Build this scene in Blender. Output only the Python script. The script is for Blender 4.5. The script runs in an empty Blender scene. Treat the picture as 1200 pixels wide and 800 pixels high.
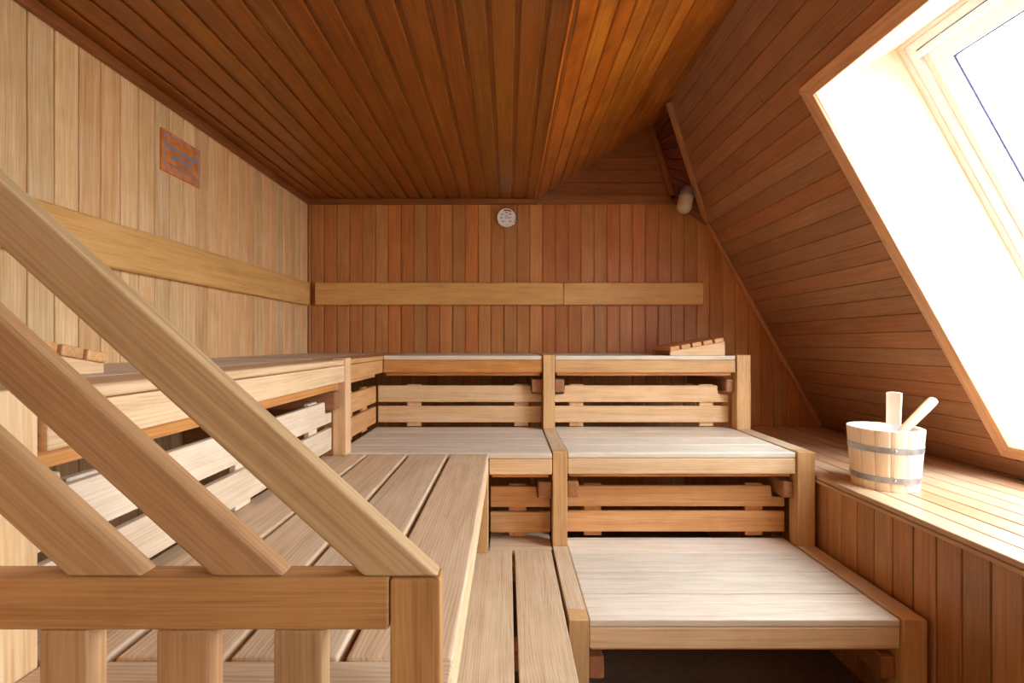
import bpy, bmesh, math, random
from mathutils import Vector, Matrix
rng = random.Random(7)
EYE = 1.30                      # camera height above the floor
sc = bpy.context.scene
C = sc.collection
def Z(z): return z + EYE        # heights below are measured from eye level

# ------------------------------------------------------------------ materials
def lin(c):
    return tuple(((v/255)/12.92 if v/255 <= .04045 else ((v/255+.055)/1.055)**2.4) for v in c) + (1,)

def wood(name, base, dark, light=None, rough=.5, var=.16, bump=.12, red=.25, fine=90, coat=0.0, spec=.4, knots=0.0, red_col=(170,126,88), rings=.04, blotch=.24):
    m = bpy.data.materials.new(name); m.use_nodes = True
    nt = m.node_tree; N = nt.nodes; L = nt.links
    b = N['Principled BSDF']
    b.inputs['Roughness'].default_value = rough
    b.inputs['Specular IOR Level'].default_value = spec
    b.inputs['Coat Weight'].default_value = coat
    b.inputs['Coat Roughness'].default_value = .25
    at = N.new('ShaderNodeAttribute'); at.attribute_name = 'grain'
    rn = N.new('ShaderNodeAttribute'); rn.attribute_name = 'board'
    def noise(scale, det, dist, rgh=.6):
        mp = N.new('ShaderNodeMapping'); mp.inputs['Scale'].default_value = scale
        L.new(at.outputs['Vector'], mp.inputs['Vector'])
        n = N.new('ShaderNodeTexNoise'); n.inputs['Scale'].default_value = 1
        n.inputs['Detail'].default_value = det; n.inputs['Roughness'].default_value = rgh
        n.inputs['Distortion'].default_value = dist
        L.new(mp.outputs['Vector'], n.inputs['Vector']); return n.outputs['Fac']
    def math_(op, a, bb, c=None):
        n = N.new('ShaderNodeMath'); n.operation = op
        for i, v in enumerate((a, bb, c)):
            if v is None: continue
            if isinstance(v, (int, float)): n.inputs[i].default_value = v
            else: L.new(v, n.inputs[i])
        return n.outputs[0]
    f1 = noise((5, fine*2.2, fine*2.2), 3, .2)
    f2 = noise((1.3, fine*.35, fine*.35), 3, 1.2)
    f3 = noise((5, 8, 8), 4, .8)
    # growth rings: bands across the board bent by a slow noise
    f4 = noise((.9, 4.5, 4.5), 2, .3)
    sx_ = N.new('ShaderNodeSeparateXYZ'); L.new(at.outputs['Vector'], sx_.inputs[0])
    acr = math_('ADD', sx_.outputs['Y'], sx_.outputs['Z'])
    ph = math_('MULTIPLY_ADD', f4, .10, acr)
    rg = math_('MULTIPLY_ADD', math_('SINE', math_('MULTIPLY', ph, 760.), None), .5, .5)
    w1 = (1-rings-blotch)*.52; w2 = (1-rings-blotch)*.48
    s = math_('MULTIPLY', f1, w1); s = math_('MULTIPLY_ADD', f2, w2, s); s = math_('MULTIPLY_ADD', f3, blotch, s)
    s = math_('MULTIPLY_ADD', rg, rings, s)
    cr = N.new('ShaderNodeValToRGB'); e = cr.color_ramp.elements
    e[0].position = .33; e[0].color = lin(dark)
    e[1].position = .52; e[1].color = lin(base)
    if light is None: light = tuple(min(255, int(v*1.09+6)) for v in base)
    e2 = e.new(.68); e2.color = lin(light)
    L.new(s, cr.inputs['Fac'])
    # per board: value and warmth
    r2 = math_('FRACT', math_('MULTIPLY', rn.outputs['Fac'], 7.31), 0)
    mx = N.new('ShaderNodeMix'); mx.data_type = 'RGBA'; mx.blend_type = 'MULTIPLY'
    mx.inputs['B'].default_value = lin(tuple(min(255, v*255/max(red_col)) for v in red_col))
    L.new(math_('MULTIPLY', r2, red), mx.inputs['Factor']); L.new(cr.outputs['Color'], mx.inputs['A'])
    hv = N.new('ShaderNodeHueSaturation')
    L.new(mx.outputs['Result'], hv.inputs['Color'])
    L.new(math_('MULTIPLY_ADD', rn.outputs['Fac'], 2*var, 1-var), hv.inputs['Value'])
    out = hv.outputs['Color']
    if knots:
        mp = N.new('ShaderNodeMapping'); mp.inputs['Scale'].default_value = (4.2, 13, 13)
        L.new(at.outputs['Vector'], mp.inputs['Vector'])
        v = N.new('ShaderNodeTexVoronoi'); v.inputs['Scale'].default_value = 1
        L.new(mp.outputs['Vector'], v.inputs['Vector'])
        k = N.new('ShaderNodeMapRange'); k.inputs['From Min'].default_value = .07; k.inputs['From Max'].default_value = .13
        k.inputs['To Min'].default_value = knots; k.inputs['To Max'].default_value = 0
        L.new(v.outputs['Distance'], k.inputs['Value'])
        mk = N.new('ShaderNodeMix'); mk.data_type = 'RGBA'; mk.inputs['B'].default_value = lin(tuple(x*.55 for x in dark))
        L.new(k.outputs['Result'], mk.inputs['Factor']); L.new(out, mk.inputs['A']); out = mk.outputs['Result']
    L.new(out, b.inputs['Base Color'])
    bp = N.new('ShaderNodeBump'); bp.inputs['Strength'].default_value = bump; bp.inputs['Distance'].default_value = .002
    L.new(s, bp.inputs['Height']); L.new(bp.outputs['Normal'], b.inputs['Normal'])
    return m

def plain(name, col, rough=.5, metal=0, noise=0, spec=.5):
    m = bpy.data.materials.new(name); m.use_nodes = True
    nt = m.node_tree; N = nt.nodes; L = nt.links; b = N['Principled BSDF']
    b.inputs['Roughness'].default_value = rough; b.inputs['Metallic'].default_value = metal
    b.inputs['Specular IOR Level'].default_value = spec
    tc = N.new('ShaderNodeTexCoord'); n = N.new('ShaderNodeTexNoise'); n.inputs['Scale'].default_value = 30
    n.inputs['Detail'].default_value = 4
    L.new(tc.outputs['Object'], n.inputs['Vector'])
    cr = N.new('ShaderNodeValToRGB'); e = cr.color_ramp.elements
    e[0].position = .3; e[1].position = .7
    e[0].color = lin(tuple(v*(1-noise) for v in col)); e[1].color = lin(tuple(min(255, v*(1+noise)) for v in col))
    L.new(n.outputs['Fac'], cr.inputs['Fac']); L.new(cr.outputs['Color'], b.inputs['Base Color'])
    return m

M = {}
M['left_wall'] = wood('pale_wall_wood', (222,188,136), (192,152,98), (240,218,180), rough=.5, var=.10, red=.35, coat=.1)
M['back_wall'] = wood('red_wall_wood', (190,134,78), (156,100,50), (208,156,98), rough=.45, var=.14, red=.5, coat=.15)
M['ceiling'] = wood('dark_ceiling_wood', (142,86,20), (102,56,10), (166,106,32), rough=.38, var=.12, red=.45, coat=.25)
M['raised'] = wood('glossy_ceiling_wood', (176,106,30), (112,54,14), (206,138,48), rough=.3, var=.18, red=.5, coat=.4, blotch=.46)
M['roof'] = wood('roof_wood', (172,132,98), (148,108,76), (190,152,116), rough=.42, var=.13, red=.4, coat=.2, bump=.06)
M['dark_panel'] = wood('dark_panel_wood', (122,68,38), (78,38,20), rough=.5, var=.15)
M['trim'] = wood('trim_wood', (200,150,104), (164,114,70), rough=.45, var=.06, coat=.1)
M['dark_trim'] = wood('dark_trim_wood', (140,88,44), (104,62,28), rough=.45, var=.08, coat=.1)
M['casing'] = wood('casing_wood', (226,182,140), (196,150,106), rough=.4, var=.04, knots=.4, coat=.1)
M['reveal'] = wood('pale_pine', (250,242,226), (242,226,200), rough=.5, var=.04, knots=.35)
M['seat'] = wood('pale_seat_wood', (222,210,188), (194,177,152), (235,225,206), rough=.55, var=.07, red=.12)
M['step'] = wood('tan_seat_wood', (216,190,154), (180,150,114), (228,208,176), rough=.55, var=.07, red=.14, rings=.09)
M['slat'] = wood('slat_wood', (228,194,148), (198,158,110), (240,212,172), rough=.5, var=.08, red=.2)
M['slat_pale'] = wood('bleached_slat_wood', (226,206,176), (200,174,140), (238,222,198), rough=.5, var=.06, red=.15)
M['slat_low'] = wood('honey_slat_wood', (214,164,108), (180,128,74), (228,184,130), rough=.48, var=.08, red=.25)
M['post'] = wood('honey_post_wood', (210,168,114), (176,130,78), (222,186,136), rough=.45, var=.06, red=.15)
M['rail_top'] = wood('wall_rail_wood', (224,178,108), (196,148,82), (236,196,132), rough=.42, var=.05, red=.12, fine=60)
M['orange'] = wood('orange_lath_wood', (208,146,80), (166,104,46), (222,166,102), rough=.4, var=.06, knots=.5)
M['block'] = wood('brown_block_wood', (160,112,74), (126,82,48), rough=.45, var=.08)
M['fence'] = wood('railing_wood', (178,140,96), (146,106,64), (194,160,118), rough=.48, var=.08, red=.3, fine=130)
M['fence_pale'] = wood('pale_railing_wood', (192,160,114), (160,126,82), (208,180,138), rough=.5, var=.05, red=.1, fine=130)
M['fence_low'] = wood('worn_railing_wood', (182,136,82), (144,98,50), (198,156,104), rough=.45, var=.06, red=.2, fine=130)
M['end_panel'] = wood('end_panel_wood', (240,204,150), (212,170,116), (250,226,184), rough=.5, var=.05, red=.1)
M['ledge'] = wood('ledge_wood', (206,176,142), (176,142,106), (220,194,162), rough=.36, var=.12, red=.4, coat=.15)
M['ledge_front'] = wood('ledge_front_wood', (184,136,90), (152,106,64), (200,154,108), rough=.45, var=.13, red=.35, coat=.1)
M['bucket'] = wood('spruce', (252,236,206), (244,222,186), (254,244,222), rough=.5, var=.06, red=.08, rings=.0)
M['birch'] = wood('birch', (232,208,168), (212,180,130), rough=.45, var=.03, knots=.9)
M['copper'] = plain('copper_plate', (206,124,60), .45, 0, .12)
M['ink'] = plain('blue_grey_ink', (124,150,180), .6)
M['steel'] = plain('galvanised_steel', (176,182,190), .38, .8, .12)
M['chrome'] = plain('chrome', (215,215,215), .12, 1)
M['dial'] = plain('dial_face', (246,244,238), .45, 0, .02)
M['black'] = plain('dial_black', (40,38,40), .5)
M['red'] = plain('dial_red', (176,34,30), .5)
M['liner'] = plain('white_plastic', (238,238,238), .35, 0, .01)
M['white'] = plain('white_lacquer', (250,251,252), .35, 0, .01)
M['cream'] = plain('cream_seal', (240,234,220), .5, 0, .02)
M['gasket'] = plain('blue_gasket', (72,72,120), .5)
M['opal'] = plain('frosted_lamp_glass', (206,192,170), .3, 0, .03)
M['cavity'] = plain('dark_backing', (70,44,26), .8, 0, .2)
M['floor'] = plain('floor_tile', (124,104,88), .5, 0, .08)

def glass():
    m = bpy.data.materials.new('clear_pane'); m.use_nodes = True
    nt = m.node_tree; N = nt.nodes; L = nt.links
    N.remove(N['Principled BSDF'])
    t = N.new('ShaderNodeBsdfTransparent'); g = N.new('ShaderNodeBsdfGlossy'); g.inputs['Roughness'].default_value = .02
    t.inputs['Color'].default_value = (.96,.97,.98,1)
    mx = N.new('ShaderNodeMixShader')
    mx.inputs[0].default_value = .05; L.new(t.outputs[0], mx.inputs[1]); L.new(g.outputs[0], mx.inputs[2])
    L.new(mx.outputs[0], N['Material Output'].inputs['Surface'])
    return m
M['glass'] = glass()

# ------------------------------------------------------------------ mesh builder
class MB:
    def __init__(s): s.v = []; s.f = []; s.g = []; s.b = []; s.smooth = []
    def take(s, bm, lng, smooth=False):
        """append a closed piece; lng = grain direction"""
        bmesh.ops.recalc_face_normals(bm, faces=bm.faces)
        l = Vector(lng).normalized()
        a = l.orthogonal().normalized()
        for ax in (Vector((0,0,1)), Vector((1,0,0)), Vector((0,1,0))):
            if abs(ax.dot(l)) < .9: a = (ax - l*ax.dot(l)).normalized(); break
        c = l.cross(a)
        off = Vector((rng.uniform(0,40), rng.uniform(0,40), rng.uniform(0,40))); r = rng.random()
        base = len(s.v); bm.verts.index_update()
        for v in bm.verts:
            s.v.append(v.co.copy()); s.g.append(Vector((v.co.dot(l), v.co.dot(a), v.co.dot(c))) + off); s.b.append(r)
        for f in bm.faces:
            s.f.append([base+v.index for v in f.verts]); s.smooth.append(smooth)
        bm.free()
    def box(s, x0, x1, y0, y1, z0, z1, lng='x', bev=0, seg=1):
        bm = bmesh.new(); bmesh.ops.create_cube(bm, size=1)
        for v in bm.verts:
            v.co = Vector(((x0+x1)/2+v.co.x*(x1-x0), (y0+y1)/2+v.co.y*(y1-y0), (z0+z1)/2+v.co.z*(z1-z0)))
        if bev: bmesh.ops.bevel(bm, geom=bm.edges[:], offset=bev, segments=seg, profile=.5, affect='EDGES')
        s.take(bm, {'x':(1,0,0),'y':(0,1,0),'z':(0,0,1)}[lng]); return s
    def prism(s, pts, thick, lng, bev=0, seg=1):
        bm = bmesh.new(); t = Vector(thick)
        lo = [bm.verts.new(Vector(p)) for p in pts]; hi = [bm.verts.new(Vector(p)+t) for p in pts]
        n = len(pts)
        bm.faces.new(lo); bm.faces.new(hi[::-1])
        for i in range(n): bm.faces.new((lo[i], lo[(i+1)%n], hi[(i+1)%n], hi[i]))
        if bev: bmesh.ops.bevel(bm, geom=bm.edges[:], offset=bev, segments=seg, profile=.5, affect='EDGES')
        s.take(bm, lng); return s
    def lathe(s, prof, center, axis=(0,0,1), n=40, a0=0, a1=2*math.pi, lng=None, smooth=True):
        bm = bmesh.new(); ax = Vector(axis).normalized()
        u = ax.orthogonal().normalized(); w = ax.cross(u); c = Vector(center)
        full = abs(a1-a0-2*math.pi) < 1e-6
        k = n if full else n+1
        rings = []
        for r, h in prof:
            rings.append([bm.verts.new(c + ax*h + (u*math.cos(a0+(a1-a0)*i/n) + w*math.sin(a0+(a1-a0)*i/n))*max(r,1e-5)) for i in range(k)])
        for p, q in zip(rings[:-1], rings[1:]):
            for i in range(n):
                j = (i+1) % k
                bm.faces.new((p[i], p[j], q[j], q[i]))
        s.take(bm, lng or axis, smooth); return s
    def build(s, name, mat, parent=None, label=None):
        me = bpy.data.meshes.new(name)
        o0 = parent['_w'] if parent is not None and '_w' in parent.keys() else (0,0,0)
        o0 = Vector(o0)
        me.from_pydata([v-o0 for v in s.v], [], s.f)
        a = me.attributes.new('grain', 'FLOAT_VECTOR', 'POINT'); a.data.foreach_set('vector', [c for g in s.g for c in g])
        a = me.attributes.new('board', 'FLOAT', 'POINT'); a.data.foreach_set('value', s.b)
        me.polygons.foreach_set('use_smooth', s.smooth)
        if any(s.smooth): me.set_sharp_from_angle(angle=math.radians(40))
        me.materials.append(mat); me.update()
        o = bpy.data.objects.new(name, me); C.objects.link(o)
        if parent is not None:
            o.parent = parent; o['_w'] = list(o0)
        if label: o['label'] = label
        return o

def thing(name, label, cat, loc, group=None):
    o = bpy.data.objects.new(name, None); C.objects.link(o); o.empty_display_size = .05
    o.location = loc; o['_w'] = list(loc); o['label'] = label; o['category'] = cat
    if group: o['group'] = group
    return o
def tag(o, label, cat, group=None):
    o['label'] = label; o['category'] = cat
    if group: o['group'] = group
    return o
def struct(name, mb, mat, parent=None):
    o = mb.build(name, mat, parent)
    if parent is None: o['kind'] = 'structure'
    return o

# ------------------------------------------------------------------ dimensions
XL = -1.385; YB = 3.35; YR = -1.7           # left wall, back wall, wall behind the camera
ZC = Z(.9955)                               # flat ceiling
XF = .209                                   # fold in the ceiling
RX, RZ = 1.009, 1.508                       # ridge line where raised ceiling meets the roof slope
def roofx(z): return 1.848 - .5565*z        # roof slope, z from eye level
SU = Vector((-.4863, 0, .8738)); SN = Vector((.8738, 0, .4863)); SO = Vector((1.848, 0, EYE))
def RP(s, y, n=0): return SO + SU*s + SN*n + Vector((0, y, 0))
PIT = .0886
T1, T2, T3 = -.069, -.478, -.887            # seat heights from eye level
Y1, Y2, Y3 = 2.675, 2.116, 1.553            # seat fronts

# ------------------------------------------------------------------ shell
mb = MB(); mb.box(XL-.3, 2.6, YR-.3, YB+.3, -.06, 0); struct('floor', mb, M['floor'])
# left wall: narrow vertical tongue and groove boards
mb = MB(); y = 1.397 - 40*.084
while y < YB:
    a, b = max(y, YR), min(y+.084, YB)
    if b-a > .02: mb.box(XL-.014, XL, a+.0016, b-.0034, 0, ZC-.002, 'z', .0022)
    y += .084
mb.box(XL-.08, XL-.009, YR-.1, YB+.1, 0, ZC+.05, 'z'); struct('wall_left', mb, M['left_wall'])
# back wall: vertical boards with clipped tops
def topz(x):
    if x <= 1.152: return 1.0
    if x <= 1.388: return .987 - (x-1.152)*(.16/.236)
    return (1.848-x)/.5565
mb = MB(); x = (379.2-595)*YB/567 - .089*2
while x < 2.4:
    a, b = max(x, XL)+.004, x+.089-.0045
    if b > a+.01 and a < 2.15:
        b = min(b, 2.16)
        zt0, zt1 = max(topz(a), -.6), max(topz(b), -.6)
        pts = [(a, YB, 0), (b, YB, 0), (b, YB, Z(zt1)), (a, YB, Z(zt0))]
        mb.prism(pts, (0,.016,0), (0,0,1), .003)
    x += .089
mb.box(XL-.1, 2.5, YB+.0085, YB+.12, 0, Z(1.75), 'z'); struct('wall_back', mb, M['back_wall'])
# small gable above the back wall: horizontal boards
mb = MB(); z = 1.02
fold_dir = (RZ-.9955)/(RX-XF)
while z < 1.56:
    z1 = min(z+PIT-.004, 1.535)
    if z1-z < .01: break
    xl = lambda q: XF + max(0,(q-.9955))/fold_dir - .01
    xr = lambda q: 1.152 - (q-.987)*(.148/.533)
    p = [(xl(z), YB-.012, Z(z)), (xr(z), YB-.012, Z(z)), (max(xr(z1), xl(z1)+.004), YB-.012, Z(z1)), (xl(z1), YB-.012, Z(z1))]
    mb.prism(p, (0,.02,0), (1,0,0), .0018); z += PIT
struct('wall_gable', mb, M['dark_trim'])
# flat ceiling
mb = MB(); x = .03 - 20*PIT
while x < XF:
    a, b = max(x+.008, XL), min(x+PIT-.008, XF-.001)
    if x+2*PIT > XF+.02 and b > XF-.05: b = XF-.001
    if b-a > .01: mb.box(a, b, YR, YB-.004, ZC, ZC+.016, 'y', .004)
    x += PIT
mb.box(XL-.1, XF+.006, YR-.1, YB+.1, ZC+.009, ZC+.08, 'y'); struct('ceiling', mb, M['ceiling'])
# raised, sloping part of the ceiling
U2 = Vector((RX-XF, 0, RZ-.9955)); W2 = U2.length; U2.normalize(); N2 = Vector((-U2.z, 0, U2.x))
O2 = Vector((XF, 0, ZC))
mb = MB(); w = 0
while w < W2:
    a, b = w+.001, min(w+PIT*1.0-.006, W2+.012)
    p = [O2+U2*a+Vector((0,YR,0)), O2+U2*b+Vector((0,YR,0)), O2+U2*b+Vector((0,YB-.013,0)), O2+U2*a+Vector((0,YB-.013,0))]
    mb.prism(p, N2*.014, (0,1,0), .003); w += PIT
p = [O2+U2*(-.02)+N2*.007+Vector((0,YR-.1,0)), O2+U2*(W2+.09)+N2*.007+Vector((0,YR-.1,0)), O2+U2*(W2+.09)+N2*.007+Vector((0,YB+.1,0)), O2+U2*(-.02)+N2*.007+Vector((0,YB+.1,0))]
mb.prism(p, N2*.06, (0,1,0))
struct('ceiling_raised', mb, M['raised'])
# roof slope with openings for the skylight and an added rear fill skylight
S0, S1 = -.80, 1.7258
OPEN = [(.86, 2.0)]
OS0, OS1 = -.483, 1.181
REAR_FILL = (-1.25, -.15); e_ = .0205  # unseen opening behind the camera, added to let in fill light
def yend(s): return YB if s < .946 else YB - .34*(s-.946)/.78
mb = MB(); s = .946 - 30*PIT
row = 0
while s < S1:
    a, b = max(s+.0010, S0), min(s+PIT-.0014, S1)
    if b-a > .008:
        def seg(y0, y1a, y1b, a=a, b=b):
            mb.prism([RP(a,y0), RP(a,y1a), RP(b,y1b), RP(b,y0)], SN*.014, (0,1,0), .0014)
        if b <= OS0-.0205 or a >= OS1+.0205:
            jy = [1.55, -.4, 2.3, .3, 1.1, -.9, .75, 1.9][row % 8] if a >= OS1 else [.4, 1.2, -.2][row%3]
            seg(YR, jy-.001, jy-.001); seg(jy+.001, yend(a), yend(b))
        else:
            # beside the openings; rows that cross the head or sill are cut short by the casing
            for (y0, y1, last) in ((YR, REAR_FILL[0]-e_, 0), (REAR_FILL[1]+e_, OPEN[0][0]-e_, 0), (OPEN[0][1]+e_, YB, 1)):
                if last: seg(y0, yend(a), yend(b))
                else: seg(y0, y1, y1)
            if a < OS0-e_ < b:
                for yy in (REAR_FILL, OPEN[0]): mb.prism([RP(a,yy[0]), RP(a,yy[1]), RP(OS0-e_,yy[1]), RP(OS0-e_,yy[0])], SN*.014, (0,1,0), .0015)
            if a < OS1+e_ < b:
                for yy in (REAR_FILL, OPEN[0]): mb.prism([RP(OS1+e_,yy[0]), RP(OS1+e_,yy[1]), RP(b,yy[1]), RP(b,yy[0])], SN*.014, (0,1,0), .0015)
    s += PIT; row += 1
def slab(s0, s1, y0, y1, n0=.009, n1=.10):
    mb.prism([RP(s0,y0,n0), RP(s1,y0,n0), RP(s1,y1,n0), RP(s0,y1,n0)], SN*(n1-n0), (0,1,0))
slab(S0, OS0-e_, YR-.1, YB+.1); slab(OS1+e_, S1+.05, YR-.1, YB+.1)
slab(OS0-e_, OS1+e_, YR-.1, REAR_FILL[0]-e_); slab(OS0-e_, OS1+e_, REAR_FILL[1]+e_, OPEN[0][0]-e_); slab(OS0-e_, OS1+e_, OPEN[0][1]+e_, YB+.1)
struct('wall_right', mb, M['roof'])
mb = MB(); mb.box(2.25, 2.33, YR-.1, YB+.1, 0, Z(-.56), 'z'); struct('wall_right_low', mb, M['cavity'])
mb = MB(); x = XL
while x < 2.3:
    zt = Z(.9955) if x < XF else min(Z(.9955)+(x-XF)*fold_dir, Z((1.848-x)/.5565))
    mb.box(x, x+.086, YR-.016, YR, 0, max(zt+.03, .3), 'z', .002); x += .0886
mb.box(XL-.1, 2.5, YR-.1, YR-.008, 0, Z(1.7), 'z')
struct('wall_rear', mb, M['left_wall'])

# trims
n = 0
def trim(mb, mat):
    global n; n += 1
    return struct('trim_%d' % n, mb, mat)
mb = MB(); mb.box(XL+.001, XL+.022, YR, YB-.024, Z(.957), ZC-.001, 'y', .004, 2); trim(mb, M['dark_trim'])
mb = MB(); mb.box(XL+.002, XF, YB-.024, YB-.001, Z(.957), ZC-.001, 'x', .004, 2); trim(mb, M['dark_trim'])
mb = MB(); mb.box(XF+.001, 1.17, YB-.03, YB-.013, Z(.957), Z(1.018), 'x', .004, 2); trim(mb, M['dark_trim'])
# frame strips of the gable and of the dark corner panel
A = Vector((1.006, YB-.006, Z(1.515))); B = RP(1.722, 3.01, -.002); Cc = Vector((1.388, YB-.006, Z(.827))); D = Vector((1.152, YB-.006, Z(.987)))
def strip(p, q, w, t, face, mb=None, bev=.003):
    """flat strip from p to q, width w, thickness t, facing direction face"""
    mb = mb or MB(); d = (q-p).normalized(); f = Vector(face).normalized(); f = (f-d*f.dot(d)).normalized(); sd = d.cross(f)
    mb.prism([p-sd*w/2, p+sd*w/2, q+sd*w/2, q-sd*w/2], f*t, d, bev, 2); return mb
trim(strip(A+Vector((-.03,-.012,.0)), D+Vector((-.012,-.012,.0)), .038, .012, (0,-1,0)), M['dark_trim'])
trim(strip(D+Vector((.01,-.004,-.012)), Cc+Vector((0,-.004,-.012)), .03, .016, (0,-1,0)), M['dark_trim'])
trim(strip(B, Cc+Vector((-.002,0,0)), .032, .024, -SN+Vector((0,-.2,0))), M['trim'])
P0 = Vector((roofx(.827), YB-.014, Z(.827))); P1 = Vector((roofx(-.56), YB-.014, Z(-.555)))
trim(strip(P0-SN*.002, P1-SN*.002, .026, .022, -SN), M['trim'])
# dark corner panel
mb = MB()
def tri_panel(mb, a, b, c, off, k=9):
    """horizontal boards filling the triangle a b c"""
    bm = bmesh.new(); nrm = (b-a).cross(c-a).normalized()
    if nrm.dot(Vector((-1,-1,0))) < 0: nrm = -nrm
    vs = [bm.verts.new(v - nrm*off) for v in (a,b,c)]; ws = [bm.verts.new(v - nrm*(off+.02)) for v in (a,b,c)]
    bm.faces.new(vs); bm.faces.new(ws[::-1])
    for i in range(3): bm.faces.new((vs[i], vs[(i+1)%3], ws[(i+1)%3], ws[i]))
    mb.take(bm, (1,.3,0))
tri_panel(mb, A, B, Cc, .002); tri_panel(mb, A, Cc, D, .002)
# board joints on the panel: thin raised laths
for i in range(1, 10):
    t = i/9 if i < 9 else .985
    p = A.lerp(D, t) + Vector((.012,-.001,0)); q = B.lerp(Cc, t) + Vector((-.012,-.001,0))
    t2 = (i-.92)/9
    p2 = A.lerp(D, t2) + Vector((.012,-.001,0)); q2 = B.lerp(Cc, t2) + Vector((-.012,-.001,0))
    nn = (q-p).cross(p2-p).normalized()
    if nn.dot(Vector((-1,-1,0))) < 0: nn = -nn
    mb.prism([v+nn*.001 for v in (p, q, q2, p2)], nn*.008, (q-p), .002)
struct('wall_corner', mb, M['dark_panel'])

# skylight: casing, reveals, frames and panes
def skylight(y0, y1, num, visible=True):
    mb = MB(); w = .058; t = -SN*.014
    a0, a1 = OS0, OS1
    mb.prism([RP(a0-w,y1+w,-.001), RP(a1+w,y1+w,-.001), RP(a1,y1,-.001), RP(a0,y1,-.001)], t, SU, .002)
    mb.prism([RP(a1+w,y0-w,-.001), RP(a1+w,y1+w,-.001), RP(a1,y1,-.001), RP(a1,y0,-.001)], t, (0,1,0), .002)
    mb.prism([RP(a0-w,y0-w,-.001), RP(a0-w,y1+w,-.001), RP(a0,y1,-.001), RP(a0,y0,-.001)], t, (0,1,0), .002)
    mb.prism([RP(a0-w,y0-w,-.001), RP(a1+w,y0-w,-.001), RP(a1,y0,-.001), RP(a0,y0,-.001)], t, SU, .002)
    trim(mb, M['casing'])
    d = .39
    mb = MB(); k = .02
    mb.prism([RP(a0-k,y1,.0), RP(a1+k,y1,.0), RP(a1+k,y1,d+.08), RP(a0-k,y1,d+.08)], (0,k,0), SU)
    mb.prism([RP(a0-k,y0,.0), RP(a1+k,y0,.0), RP(a1+k,y0,d+.08), RP(a0-k,y0,d+.08)], (0,-k,0), SU)
    mb.prism([RP(a1,y0,.0), RP(a1,y1,.0), RP(a1,y1,d+.08), RP(a1,y0,d+.08)], SU*k, (0,1,0))
    mb.prism([RP(a0,y0,.0), RP(a0,y1,.0), RP(a0,y1,d+.08), RP(a0,y0,d+.08)], SU*-k, (0,1,0))
    trim(mb, M['reveal'])
    def ring(mb, m0, m1, n0, n1, bev=.002):
        """rectangular frame between insets m0 and m1, depths n0..n1"""
        e0, e1, f0, f1 = a0+m0, a1-m0, a0+m1, a1-m1
        g0, g1, h0, h1 = y0+m0, y1-m0, y0+m1, y1-m1
        for q in ([RP(e0,g1,n0),RP(e1,g1,n0),RP(f1,h1,n0),RP(f0,h1,n0)], [RP(e0,g0,n0),RP(e1,g0,n0),RP(f1,h0,n0),RP(f0,h0,n0)],
                  [RP(e1,g0,n0),RP(e1,g1,n0),RP(f1,h1,n0),RP(f1,h0,n0)], [RP(e0,g0,n0),RP(e0,g1,n0),RP(f0,h1,n0),RP(f0,h0,n0)]):
            mb.prism(q, SN*(n1-n0), (0,1,0), bev)
        return mb
    win = ring(MB(), .018, .052, d, d+.06).build('window_%d' % num, M['white']); win['kind'] = 'structure'
    ring(MB(), .0005, .0175, d-.012, d+.06).build('seal_strip', M['cream'], win)
    ring(MB(), .056, .085, d+.012, d+.06).build('sash_edge', M['cream'], win)
    ring(MB(), .086, .150, d+.004, d+.06).build('sash', M['white'], win)
    ring(MB(), .1505, .156, d+.018, d+.03, .0005).build('gasket', M['gasket'], win)
    mb = MB(); mb.prism([RP(a0+.157,y0+.157,d+.02), RP(a1-.157,y0+.157,d+.02), RP(a1-.157,y1-.157,d+.02), RP(a0+.157,y1-.157,d+.02)], SN*.006, (0,1,0))
    mb.build('pane', M['glass'], win)
    # ventilation bar along the head of the sash
    mb = MB(); q = RP(a1-.075, (y0+y1)/2, d-.012)
    mb.lathe([(.0,-(y1-y0)/2+.075),(.013,-(y1-y0)/2+.075),(.013,(y1-y0)/2-.06),(.0,(y1-y0)/2-.06)], q, (0,1,0), 20)
    bar = mb.build('ventilation_bar', M['white'], win)
    mb = MB(); mb.prism([RP(a1-.057,y0+.06,d-.003), RP(a1-.053,y0+.06,d-.003), RP(a1-.053,y1-.06,d-.003), RP(a1-.057,y1-.06,d-.003)], SN*.003, (0,1,0))
    mb.build('seal_line', M['black'], win)
    return win
skylight(*OPEN[0], 1)
skylight(*REAR_FILL, 2)  # added out of view behind the camera, only for fill light

# ------------------------------------------------------------------ benches
def seat_x(mb, x0, x1, yf, nb, T, gap=.006, pitch=.166, bev=.004, yb=None, th=.024):
    for i in range(nb):
        a = yf + i*pitch; b = a + pitch - gap
        if yb: b = min(b, yb)
        mb.box(x0, x1, a, b, Z(T-th), Z(T), 'x', bev, 3)
def seat_y(mb, xs, y0, y1, T, bev=.006, th=.024):
    for a, b in xs: mb.box(a, b, y0, y1, Z(T-th), Z(T), 'y', bev, 3)

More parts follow.
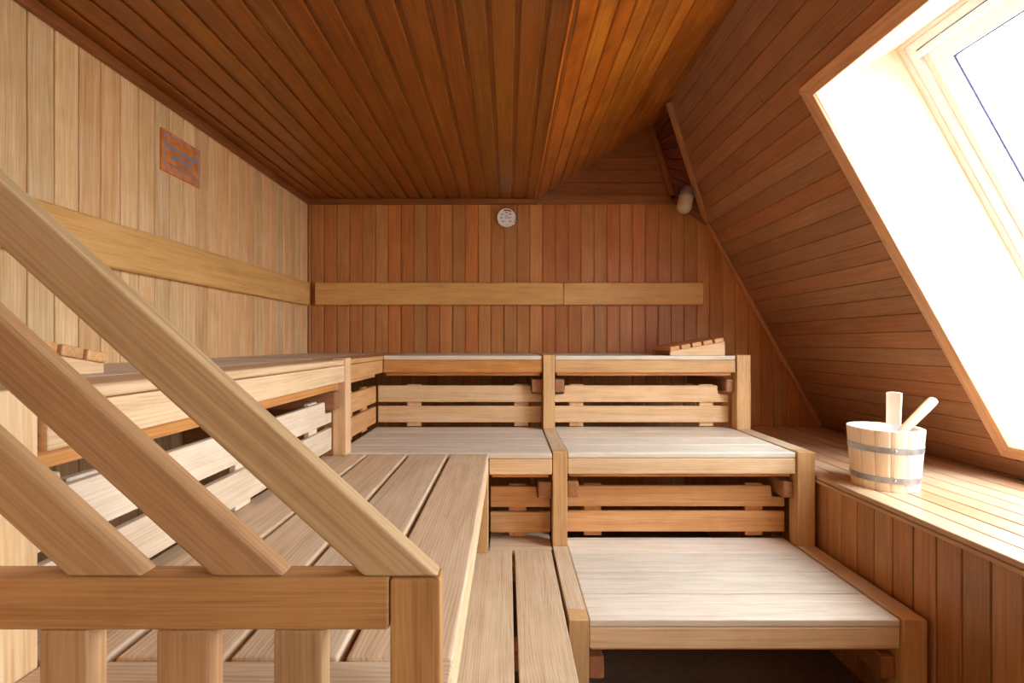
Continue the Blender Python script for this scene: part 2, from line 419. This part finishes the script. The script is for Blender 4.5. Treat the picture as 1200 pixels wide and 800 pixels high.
def bench_x(label, x0, x1, yf, T, nb, bearers, mseat, mapron, gap=.006, ax0=None, ax1=None, group=None, legs=()):
    t = thing('sauna_bench', label, 'bench', ((x0+x1)/2, yf+.3, 0 if legs else Z(T-.2)), group)
    mb = MB(); seat_x(mb, x0, x1, yf, nb, T, gap, yb=YB-.004); mb.build('seat', mseat, t)
    ax0 = x0 if ax0 is None else ax0; ax1 = x1 if ax1 is None else ax1
    mb = MB(); mb.box(ax0, ax1, yf, yf+.022, Z(T-.0935), Z(T-.0255), 'x', .003, 2); mb.build('apron', mapron, t)
    mb = MB(); mb.box(ax0+.01, ax1-.012, yf+.024, yf+.046, Z(T-.112), Z(T-.0265), 'x', .002); mb.build('support_rail', M['orange'], t, 'orange lath behind the front board')
    yb = min(yf+.62, YB-.02)
    for bx0, bx1 in bearers:
        mb = MB(); mb.box(bx0, bx1, yf+.02, yb, Z(T-.205), Z(T-.132), 'y', .006, 2); mb.build('bearer', M['block'], t, 'dark brown bearer end')
    return t

def backrest_x(label, x0, x1, ys, T, nl, nr, bats, ms, group=None):
    """two slats on battens closing the riser below a bench"""
    t = thing('slatted_riser', label, 'bench riser', ((x0+x1)/2, ys, Z(T-.405)), group)
    z0, z1, zn = Z(T-.264), Z(T-.171), Z(T-.222)
    pts = [(x0,ys,z0), (x1,ys,z0)]
    if nr: pts += [(x1,ys,zn), (x1-.062,ys,zn), (x1-.062,ys,z1)]
    else: pts += [(x1,ys,z1)]
    if nl: pts += [(x0+.056,ys,z1), (x0+.056,ys,zn), (x0,ys,zn)]
    else: pts += [(x0,ys,z1)]
    MB().prism(pts, (0,.02,0), (1,0,0), .003, 2).build('slat', ms, t)
    MB().box(x0, x1, ys, ys+.02, Z(T-.379), Z(T-.287), 'x', .003, 2).build('slat', ms, t)
    for b in bats:
        MB().box(b, b+.08, ys+.0205, ys+.04, Z(T-.404), Z(T-.166), 'z', .002).build('batten', ms, t)
    return t

# right hand stack
SX0, SX1 = .263, 1.259
bench_x('upper tier bench on the right under the far end of the wall rail', SX0, SX1, Y1, T1, 4, [(.264,.314),(1.217,1.262)], M['seat'], M['post'], group=None)
bench_x('middle tier bench on the right with wide pale front board', SX0, SX1, Y2, T2, 4, [(.264,.314),(1.217,1.2615)], M['seat'], M['slat'])
bench_x('lowest tier bench on the right made of four pale boards', SX0, SX1, Y3, T3, 4, [(.264,.314),(1.217,1.2615)], M['seat'], M['slat'])
# left hand stack against the back wall
LX1 = .192
bench_x('upper tier bench along the back wall, left of the centre divider', -.688, LX1, Y1, T1, 4, [(.134,.1945)], M['seat'], M['orange'])
bench_x('middle tier bench along the back wall, left of the centre divider', -.75, LX1, Y2-.012, T2, 4, [(.134,.1945)], M['seat'], M['slat'], ax0=-.0815)
bench_x('narrow low bench board visible behind the two-board floor platform', -.081, LX1, 2.082, T3, 4, [(.134,.1945)], M['step'], M['slat'])
# risers
backrest_x('pale slatted riser under the upper right bench', .266, 1.25, Y1+.066, T1, True, True, [.352, 1.093], M['slat'])
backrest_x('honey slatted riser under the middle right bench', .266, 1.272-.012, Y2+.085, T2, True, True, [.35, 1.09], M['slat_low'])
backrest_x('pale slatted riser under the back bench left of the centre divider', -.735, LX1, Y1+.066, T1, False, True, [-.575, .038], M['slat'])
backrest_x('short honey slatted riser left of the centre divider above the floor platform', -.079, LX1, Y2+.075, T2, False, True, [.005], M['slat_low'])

# stepped dividers
def divider(label, xa, xb, low_y=None):
    t = thing('bench_divider', label, 'bench frame', ((xa+xb)/2, Y3+.5, 0))
    h = .004
    def post(y, ztop, zbot): MB().box(xa, xb, y-.01, y+.056, zbot, ztop, 'z', .0025, 2).build('post', M['post'], t)
    def rail(ya, yb, T): MB().box(xa, xb, ya, yb, Z(T-.10), Z(T)+h, 'y', .0025, 2).build('rail', M['post'] if T==T1 else M['step'], t)
    post(Y1, Z(T1)+h, Z(T2)+h+.0005); post(Y2, Z(T2)+h, Z(T3)+h+.0005); post(Y3, Z(T3)+h, 0)
    rail(Y1+.0565, YB-.02, T1); rail(Y2+.0565, Y1+.05, T2); rail(Y3+.0565, Y2+.05, T3)
    return t
divider('stepped centre divider of square timbers between left and right benches', .196, .2595)
divider('stepped right end frame of the benches beside the boxed ledge', 1.2635, 1.3385)

# left arm, upper bench (long run beside the left wall)
def armseat(mb, y0, y1):
    w = (1.38-.69)/4
    seat_y(mb, [(-1.380+i*w, -1.380+(i+1)*w-.004) for i in range(3)], y0, y1, T1, .005)
    return (-1.380+3*w, -.690)
t = thing('sauna_bench', 'long upper bench along the left wall behind the sloping railing', 'bench', (-1.03, 1.35, Z(T1-.2)))
mb = MB(); fb = armseat(mb, .725, 2.047); mb.build('seat', M['seat'], t)
mb = MB(); seat_y(mb, [fb], .725, 2.047, T1, .009); mb.build('front_board', M['slat'], t, 'cream front board')
mb = MB(); mb.box(-.712, -.690, .725, 2.047, Z(T1-.0935), Z(T1-.0255), 'y', .003, 2); mb.build('apron', M['slat'], t)
mb = MB(); mb.box(-.738, -.714, .725, 2.04, Z(T1-.125), Z(T1-.0265), 'y', .002); mb.build('support_rail', M['orange'], t, 'orange lath behind the front board')
for yy, dy in ((.736,.03), (1.975,.06)):
    MB().box(-1.34, -.705, yy, yy+dy, Z(T1-.205), Z(T1-.132), 'x', .006, 2).build('bearer', M['block'] if yy > 1 else M['step'], t)
t = thing('sauna_bench', 'corner section of the upper bench where left and back walls meet', 'bench', (-1.03, 2.7, Z(T1-.2)))
mb = MB(); fb = armseat(mb, 2.12, YB-.004); mb.build('seat', M['seat'], t)
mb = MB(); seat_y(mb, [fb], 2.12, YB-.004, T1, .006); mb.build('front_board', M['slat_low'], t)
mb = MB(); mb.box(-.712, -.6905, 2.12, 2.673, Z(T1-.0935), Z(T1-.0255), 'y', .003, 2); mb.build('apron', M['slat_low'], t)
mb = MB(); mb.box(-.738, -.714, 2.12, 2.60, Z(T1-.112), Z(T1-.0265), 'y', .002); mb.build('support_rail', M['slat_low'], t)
# divider post of the left arm
t = thing('bench_divider', 'upright divider post splitting the upper bench on the left wall', 'bench frame', (-.70, 2.05, Z(T2)))
MB().box(-.742, -.685, 2.0495, 2.1165, Z(T2)+.001, Z(T1)+.006, 'z', .003, 2).build('post', M['slat'], t)
MB().box(-.80, -.7435, 2.0495, 2.085, Z(T2)+.001, Z(T1)-.094, 'z', .002).build('inner_post', M['block'], t)
MB().box(-1.37, -.801, 2.0495, 2.08, Z(T2)+.05, Z(T1)-.128, 'x', .002).build('cross_rail', M['block'], t)
# risers of the left arm
def backrest_y(label, xs, y0, y1, T, notch, bats, ms, group=None):
    t = thing('slatted_riser', label, 'bench riser', (xs, (y0+y1)/2, Z(T-.405)), group)
    z0, z1, zn = Z(T-.264), Z(T-.171), Z(T-.222)
    pts = [(xs,y0,z0), (xs,y1,z0)]
    if notch: pts += [(xs,y1,zn), (xs,y1-.075,zn), (xs,y1-.075,z1), (xs,y0+.05,z1), (xs,y0+.05,zn), (xs,y0,zn)]
    else: pts += [(xs,y1,z1), (xs,y0,z1)]
    MB().prism(pts, (-.02,0,0), (0,1,0), .003, 2).build('slat', ms, t)
    MB().box(xs-.02, xs, y0, y1, Z(T-.379), Z(T-.287), 'y', .003, 2).build('slat', ms, t)
    for b in bats:
        MB().box(xs-.04, xs-.0205, b, b+.08, Z(T-.404), Z(T-.166), 'z', .002).build('batten', ms, t)
    return t
backrest_y('long pale slatted riser below the upper bench on the left wall', -.744, .727, 2.044, T1, True, [.84, 1.36, 1.86], M['slat_pale'])
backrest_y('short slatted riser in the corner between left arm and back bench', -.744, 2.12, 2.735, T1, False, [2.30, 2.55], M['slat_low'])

# left arm, middle bench
t = thing('sauna_bench', 'wide middle bench of long grey boards on the left behind the railing', 'bench', (-.42, 1.4, 0))
mb = MB(); seat_y(mb, [(-.247,-.083),(-.422,-.259),(-.598,-.434),(-.79,-.610)], .7335, 2.094, T2, .007, .026); mb.build('seat', M['step'], t)
mb = MB(); mb.box(-.697, -.083, .664, .7315, Z(T2-.03), Z(T2-.002), 'x', .003, 2); mb.build('end_board', M['step'], t, 'crosswise board behind the railing')
mb = MB(); mb.box(-.105, -.083, .664, 2.094, Z(T2-.0795), Z(T2-.0305), 'y', .004, 3); mb.build('apron', M['slat'], t)
for yy in (.80, 1.35, 1.93):
    MB().box(-.75, -.106, yy, yy+.05, Z(T2-.10), Z(T2-.0275), 'x', .002).build('bearer', M['block'], t)
MB().box(-.15, -.083, 2.04, 2.0935, Z(T3)+.001, Z(T2-.081), 'z', .002).build('post', M['post'], t)
MB().box(-.205, -.142, .70, .76, 0, Z(T2-.101), 'z', .002).build('post', M['post'], t)
MB().box(-.68, -.62, .70, .76, 0, Z(T2-.101), 'z', .002).build('post', M['post'], t)
backrest_y('slatted riser below the wide middle bench facing the floor platform', -.15, .80, 1.98, T2, False, [.95, 1.80], M['slat_low'])

# low two-board platform
t = thing('step_platform', 'low floor platform of two wide grey boards left of the centre divider', 'platform', (.03, 1.4, 0))
mb = MB(); seat_y(mb, [(-.137,.0175),(.030,.186)], .72, 2.075, T3, .003, .028); mb.build('deck', M['step'], t)
for yy in (.80, 1.44, 1.98):
    MB().box(-.13, .18, yy, yy+.07, Z(T3-.09), Z(T3-.0285), 'x', .002).build('bearer', M['orange'], t)
for xx in (-.13, .12):
    for yy in (.80, 1.98):
        MB().box(xx, xx+.06, yy, yy+.07, 0, Z(T3-.0905), 'z', .002).build('leg', M['post'], t)

# end panel of the upper left bench
o = MB().box(-.722, -.70, .30, .722, 0, Z(-.066), 'z', .002).build('bench_end_panel', M['end_panel'])
tag(o, 'pale upright end panel at the near end of the upper left bench', 'panel')

# ------------------------------------------------------------------ railing in the foreground
YF = .600
def fx(px, Y=YF): return (px-595)*Y/567
def fz(py, Y=YF): return Z((402-py)*Y/567)
t = thing('railing', 'foreground wooden railing with three sloping boards over square balusters', 'railing', (-.4, YF+.02, 0))
MB().box(-.6995, fx(455.5), YF, YF+.036, fz(739), fz(677), 'x', .004, 3).build('beam', M['fence_low'], t)
MB().box(fx(456.7), fx(515.5), YF, YF+.033, 0, fz(678.6), 'z', .003, 3).build('newel_post', M['fence_low'], t)
for a, b in ((43,100.5), (181,244), (319,376)):
    MB().box(fx(a), fx(b), YF+.002, YF+.034, 0, fz(739.8), 'z', .004, 3).build('baluster', M['fence'], t)
def sloping(up, lo, x_end_u, mat, th, xl, slope_u=.905, slope_l=.905):
    """board whose face lies between y=up+slope*x and y=lo+slope*x (image lines at the railing's distance)"""
    yb = 676.6
    xu = (yb-up)/slope_u; xlw = (yb-lo)/slope_l; pl = 595 + xl*567/YF
    pts = [(pl, up+slope_u*pl), (xu, yb), (xlw, yb), (pl, lo+slope_l*pl)]
    p3 = [(fx(a), YF+.001, fz(b)) for a, b in pts]
    MB().prism(p3, (0, th, 0), (1, 0, -slope_u), .0045, 4).build('sloping_board', mat, t)
sloping(211, 290.6, 514, M['fence_pale'], .027, -.72, .905, .907)
sloping(376.5, 452.5, 331, M['fence'], .031, -.72)
sloping(527, 606.5, 165, M['fence'], .031, -.6985)
MB().box(-.80, -.7235, YF-.005, YF+.045, 0, ZC-.003, 'z', .003, 2).build('tall_post', M['fence'], t)

# ------------------------------------------------------------------ wall rails
o = MB().box(XL+.004, XL+.036, .66, 3.308, Z(.258), Z(.416), 'y', .010, 4).build('backrest_rail', M['rail_top'])
tag(o, 'honey wooden backrest board running along the left wall', 'backrest', None)
yy = YB-.034
o = MB().box(-1.325, .3805, yy, yy+.03, Z(.262), Z(.416), 'x', .008, 4).build('backrest_rail', M['rail_top'])
tag(o, 'long left length of the backrest board on the back wall below the thermometer', 'backrest')
o = MB().box(.382, 1.345, yy, yy+.03, Z(.262), Z(.416), 'x', .008, 4).build('backrest_rail', M['rail_top'])
tag(o, 'shorter right length of the backrest board on the back wall, above the headrest', 'backrest')

# ------------------------------------------------------------------ headrests
def headrest(label, org, u, v):
    """u: direction in which the wedge rises, v: direction of the slats; org: low end corner on the bench"""
    o = Vector(org); u = Vector(u); v = Vector(v); up = Vector((0,0,1))
    t = thing('headrest', label, 'headrest', tuple(o+u*.15+v*.15), 'wooden sauna headrests')
    L = .305; W = .30
    for k in (0, W-.02):
        p = [o+v*k, o+v*k+u*L, o+v*k+u*L+up*.078, o+v*k+up*.022]
        MB().prism(p, v*.02, u, .002).build('side_board', M['slat'], t)
    sl = Vector((u.x*L, u.y*L, .056)).normalized(); nn = (up - sl*sl.dot(up)).normalized()
    s0 = o + up*.0228; n_ = 5; pit = (L+.006)/n_
    for i in range(n_):
        a = s0 + sl*(i*pit+.001); b = s0 + sl*(i*pit+pit-.009)
        MB().prism([a-v*.006, b-v*.006, b-v*.006+nn*.024, a-v*.006+nn*.024], v*(W+.012), v, .004, 3).build('slat', M['slat_low'], t)
    return t
headrest('slatted wooden headrest on the upper bench at the right below the back wall rail', (.902, Y1+.012, Z(T1)+.0005), (1,0,0), (0,1,0))
headrest('slatted wooden headrest on the upper bench beside the left wall, behind the railing', (-.932, 1.118, Z(T1)+.0005), (0,-1,0), (-1,0,0))

# ------------------------------------------------------------------ boxed ledge under the skylight
ZL = Z(-.574)
t = thing('window_ledge', 'long boxed wooden ledge with slatted top under the skylight', 'ledge', (1.75, 1.2, 0))
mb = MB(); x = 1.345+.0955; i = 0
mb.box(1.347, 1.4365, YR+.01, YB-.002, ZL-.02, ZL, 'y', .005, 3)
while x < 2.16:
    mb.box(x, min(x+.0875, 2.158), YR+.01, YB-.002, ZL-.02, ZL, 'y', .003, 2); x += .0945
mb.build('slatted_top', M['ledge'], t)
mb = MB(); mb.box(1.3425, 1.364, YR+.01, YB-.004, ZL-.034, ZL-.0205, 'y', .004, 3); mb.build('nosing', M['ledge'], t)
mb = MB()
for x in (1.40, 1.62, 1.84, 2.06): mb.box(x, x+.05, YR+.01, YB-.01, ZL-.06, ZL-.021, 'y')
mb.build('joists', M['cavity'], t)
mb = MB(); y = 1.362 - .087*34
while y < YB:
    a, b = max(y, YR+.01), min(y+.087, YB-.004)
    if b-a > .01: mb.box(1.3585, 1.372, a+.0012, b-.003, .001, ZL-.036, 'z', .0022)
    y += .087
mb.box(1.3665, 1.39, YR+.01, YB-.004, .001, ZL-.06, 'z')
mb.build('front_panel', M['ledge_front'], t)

# ------------------------------------------------------------------ bucket and ladle
bc = Vector((1.528, 1.962, ZL+.0006)); H = .236; RB, RT = .1115, .1285
def rad(h): return RB + (RT-RB)*h/H
t = thing('sauna_bucket', 'pale wooden bucket with two steel hoops on the ledge', 'bucket', tuple(bc))
NS = 15; tall = math.radians(38); st = 2*math.pi/NS
mb = MB()
def stave(mb, a0, a1, h0, h1, seg=5, round_=0):
    bm = bmesh.new(); g = .0035
    cols = []
    for i in range(seg+1):
        a = a0 + (a1-a0)*i/seg; e = 0 if 0 < i < seg else .0016
        tt = abs(2*i/seg-1); hh = h1 - round_*(tt**4)
        col = []
        for (dr, h) in ((-e, h0), (-e, hh-.002), (-.002-e, hh), (-.013, hh), (-.0145, hh-.002), (-.0145, h0)):
            r = rad(h) + dr
            col.append(bm.verts.new(bc + Vector((math.cos(a)*r, math.sin(a)*r, h))))
        cols.append(col)
    for p, q in zip(cols[:-1], cols[1:]):
        for j in range(6): bm.faces.new((p[j], p[(j+1)%6], q[(j+1)%6], q[j]))
    bm.faces.new(cols[0]); bm.faces.new(cols[-1][::-1])
    mb.take(bm, (0,0,1))
for i in range(NS):
    a = tall + st*(i-.5)
    if i == 0: continue
    stave(mb, a+.006, a+st-.006, 0, H)
mb.build('staves', M['bucket'], t)
mb = MB(); stave(mb, tall-st*.5+.006, tall+st*.5-.006, 0, H+.132, 10, .004); mb.build('handle_stave', M['bucket'], t, 'tall stave that serves as handle')
mb = MB(); mb.lathe([(0,.012),(RB-.018,.012),(RB-.018,.022),(0,.022)], bc, (0,0,1), 40); mb.build('bottom', M['bucket'], t)
for h0, h1 in ((.148,.171), (.032,.055)):
    mb = MB(); mb.lathe([(rad(h0)+.0002,h0),(rad(h0)+.0022,h0),(rad(h1)+.0022,h1),(rad(h1)+.0002,h1),(rad(h0)+.0002,h0)], bc, (0,0,1), 60); hp = mb.build('hoop', M['steel'], t, 'galvanised steel hoop')
    for a in (math.radians(248), math.radians(8)):
        hm = (h0+h1)/2; r = rad(hm)+.002; d = Vector((math.cos(a), math.sin(a), 0))
        mb = MB(); mb.lathe([(.0055,0),(.005,.0015),(.003,.0028),(0,.0032)], bc+d*r+Vector((0,0,hm)), d, 14); mb.build('rivet', M['chrome'], hp)
mb = MB(); ri = lambda h: rad(h)-.0155
mb.lathe([(0,.026),(ri(.026)-.006,.026),(ri(.05),.05),(ri(H-.01),H-.012),(ri(H)+.0005,H-.004),(ri(H)-.0035,H-.003),(ri(H-.02)-.003,H-.016),(ri(.05)-.004,.054),(ri(.03)-.01,.032),(0,.032)], bc, (0,0,1), 56)
mb.build('liner', M['liner'], t, 'white plastic liner')
mb = MB(); mb.lathe([(0,.17),(ri(.17)-.006,.17),(ri(.17)-.006,.172),(0,.172)], bc, (0,0,1), 40)
wt = plain('water', (225,232,236), .06, 0, .01, .8); mb.build('water', wt, t)
# ladle
tip = Vector((1.742, 1.975, Z(-.228))); low = Vector((1.553, 1.955, ZL+.172+.004)); dv = (low-tip).normalized(); Ln = (low-tip).length
t = thing('ladle', 'pale birch ladle handle leaning out of the bucket on its right', 'ladle', tuple(low))
mb = MB(); mb.lathe([(0,0),(.011,.001),(.0165,.005),(.0185,.014),(.0188,.06),(.0175,.12),(.015,Ln-.01),(.012,Ln)] + [(0,Ln)], tip, dv, 18); o = mb.build('handle', M['birch'], t)

# ------------------------------------------------------------------ thermometer on the back wall
tc = Vector((-.0085, YB-.001, Z(.865))); R = .0705
t = thing('thermometer', 'round steel-rimmed dial thermometer high on the back wall', 'thermometer', tuple(tc))
mb = MB(); mb.lathe([(0,0),(R-.004,0),(R,.004),(R,.018),(R-.002,.022),(R-.006,.023),(R-.008,.020),(R-.008,.014),(0,.014)], tc, (0,-1,0), 64); mb.build('case', M['chrome'], t)
mb = MB(); mb.lathe([(0,.0),(R-.0085,.0),(R-.0085,.016),(0,.016)], tc, (0,-1,0), 64); dial = mb.build('dial', M['dial'], t)
def arc(mb, r0, r1, a0, a1, y, k=20):
    pts = [(tc.x+math.cos(a)*r1, y, tc.z+math.sin(a)*r1) for a in [a0+(a1-a0)*i/k for i in range(k+1)]]
    pts += [(tc.x+math.cos(a)*r0, y, tc.z+math.sin(a)*r0) for a in [a1+(a0-a1)*i/k for i in range(k+1)]]
    mb.prism(pts, (0,-.0008,0), (1,0,0))
mb = MB(); arc(mb, .047, .056, math.radians(52), math.radians(112), tc.y-.0161); mb.build('red_band', M['red'], dial)
mb = MB(); mb.box(tc.x+.001, tc.x+.013, tc.y-.0185, tc.y-.0165, tc.z-.043, tc.z-.010, 'z', .0005); mb.build('pointer', M['white'], dial)

def text(name, body, size, loc, rot, mat, parent, extr=.0006, align='CENTER', bold=0.0):
    cu = bpy.data.curves.new(name, 'FONT'); cu.body = body; cu.size = size; cu.extrude = extr; cu.align_x = align; cu.align_y = 'CENTER'
    cu.offset = bold; cu.resolution_u = 3
    o = bpy.data.objects.new(name, cu); C.objects.link(o)
    bpy.context.view_layer.update()
    me = bpy.data.meshes.new_from_object(o.evaluated_get(bpy.context.evaluated_depsgraph_get()))
    bpy.data.objects.remove(o)
    me.name = name; me.materials.clear(); me.materials.append(mat)
    off = Vector(parent['_w'])
    me.transform(Matrix.Translation(Vector(loc)-off) @ rot)
    ob = bpy.data.objects.new(name, me); C.objects.link(ob); ob.parent = parent; ob['_w'] = list(off)
    return ob
RXm = Matrix.Rotation(math.pi/2, 4, 'X')
for s_, dx, dz in (('20',-.024,-.026), ('40',-.036,-.002), ('60',-.028,.023), ('80',0,.034), ('100',.024,.024), ('120',.024,-.026)):
    text('numeral', s_, .013, (tc.x+dx, tc.y-.0165, tc.z+dz), RXm, M['black'], dial, bold=.0003)
text('lettering', 'SAUNA', .008, (tc.x, tc.y-.0165, tc.z+.012), RXm, M['black'], dial)
text('lettering', 'THERMOMETER', .0065, (tc.x+.010, tc.y-.0165, tc.z-.001), RXm, M['black'], dial, bold=.0002)
text('lettering', '\u00b0C', .009, (tc.x, tc.y-.0165, tc.z-.051), RXm, M['black'], dial)

# ------------------------------------------------------------------ sign on the left wall
sx = XL+.0005; sy0, sy1, sz0, sz1 = 1.925, 2.166, Z(.692), Z(.860)
t = thing('wall_sign', 'small copper-coloured sign with blue-grey lettering on the left wall', 'sign', (sx, (sy0+sy1)/2, sz0))
MB().box(sx, sx+.008, sy0, sy1, sz0, sz1, 'y', .001).build('plate', M['copper'], t)
mb = MB(); m = .011; w = .004; c = .016
def outline(m):
    a, b, d, e = sy0+m, sy1-m, sz0+m, sz1-m; k = c
    return [(a+k,d),(b-k,d),(b,d+k),(b,e-k),(b-k,e),(a+k,e),(a,e-k),(a,d+k)]
oo, ii = outline(m), outline(m+w)
for i in range(8):
    j = (i+1) % 8
    mb.prism([(sx+.0082,)+oo[i], (sx+.0082,)+oo[j], (sx+.0082,)+ii[j], (sx+.0082,)+ii[i]], (.0006,0,0), (0,1,0))
mb.build('border', M['ink'], t)
RL = Matrix(((0,0,1,0),(1,0,0,0),(0,1,0,0),(0,0,0,1)))
ym = (sy0+sy1)/2
text('lettering', 'Kein Schwei\u00df', .034, (sx+.0086, ym, sz0+.108), RL, M['ink'], t, bold=.0008)
text('lettering', 'aufs Holz!', .033, (sx+.0086, ym, sz0+.073), RL, M['ink'], t, bold=.0008)
text('small_print', 'Bitte Saunatuch benutzen', .0165, (sx+.0086, ym, sz0+.038), RL, M['ink'], t, bold=.0002)

# ------------------------------------------------------------------ lamp in the gable corner
def at(px, py, Y): return Vector(((px-595)*Y/567, Y, Z((402-py)*Y/567)))
lc = at(803, 237, 3.20)
t = thing('wall_lamp', 'small frosted capsule lamp in the dark gable corner above the back wall', 'lamp', tuple(lc))
ax = Vector((-.22, -.15, -1)).normalized()
mb = MB(); r = .047
prof = [(0,-.075)] + [(r*math.cos(q), -.03-.045*math.sin(q)) for q in [math.radians(x) for x in (80,60,40,20,0)]] + [(r*1.0,.035)] + [(r*math.cos(q), .035+.042*math.sin(q)) for q in [math.radians(x) for x in (20,40,60,80)]] + [(0,.078)]
mb.lathe(prof, lc, ax, 28); mb.build('glass_cover', M['opal'], t)
mb = MB(); mb.lathe([(0,-.108),(.030,-.108),(.034,-.10),(.040,-.085),(.045,-.058),(.0485,-.046),(.0485,-.034),(.0475,-.034)], lc, ax, 28); mb.build('collar', M['steel'], t)
mb = MB(); q = lc - ax*.09
mb.lathe([(0,0),(.016,0),(.016,.105),(0,.105)], q, (.35,1,.05), 16); mb.build('bracket', M['steel'], t)

# ------------------------------------------------------------------ light, world, camera
w = bpy.data.worlds.new('overcast_sky'); sc.world = w; w.use_nodes = True
nt = w.node_tree; N = nt.nodes; L = nt.links
bg = N['Background']; tcn = N.new('ShaderNodeTexCoord'); sp = N.new('ShaderNodeSeparateXYZ')
L.new(tcn.outputs['Generated'], sp.inputs[0])
mr = N.new('ShaderNodeMapRange'); mr.inputs['From Min'].default_value = -.15; mr.inputs['From Max'].default_value = .2
mr.inputs['To Min'].default_value = 0; mr.inputs['To Max'].default_value = 1
L.new(sp.outputs['Z'], mr.inputs['Value'])
cr = N.new('ShaderNodeValToRGB'); cr.color_ramp.elements[0].color = (.34,.33,.30,1); cr.color_ramp.elements[1].color = (.84,.94,1.06,1)
L.new(mr.outputs['Result'], cr.inputs['Fac']); L.new(cr.outputs['Color'], bg.inputs['Color'])
bg.inputs['Strength'].default_value = 24.0
for (y0, y1) in (OPEN[0], REAR_FILL):
    l = bpy.data.lights.new('skylight_portal', 'AREA'); l.shape = 'RECTANGLE'; l.size = OS1-OS0-.1; l.size_y = y1-y0-.1
    l.cycles.is_portal = True
    o = bpy.data.objects.new('skylight_portal', l); C.objects.link(o)
    o.matrix_world = Matrix.Translation(RP((OS0+OS1)/2, (y0+y1)/2, .475)) @ Matrix((( SU.x,0,SN.x,0),(0,1,0,0),(SU.z,0,SN.z,0),(0,0,0,1)))

cam = bpy.data.cameras.new('camera'); co = bpy.data.objects.new('camera', cam); C.objects.link(co)
co.location = (0,0,EYE); co.rotation_euler = (math.pi/2,0,0)
cam.sensor_width = 36; cam.lens = 567/1200*36; cam.shift_x = 5/1200; cam.shift_y = 2/1200; cam.clip_start = .02
sc.camera = co
sc.view_settings.view_transform = 'Standard'; sc.view_settings.look = 'None'
sc.view_settings.gamma = 1; sc.view_settings.use_curve_mapping = False
sc.view_settings.exposure = 0.0
sc.cycles.max_bounces = 12; sc.cycles.diffuse_bounces = 8
sc.cycles.use_denoising = True
for o in sc.objects:
    if '_w' in o.keys(): del o['_w']
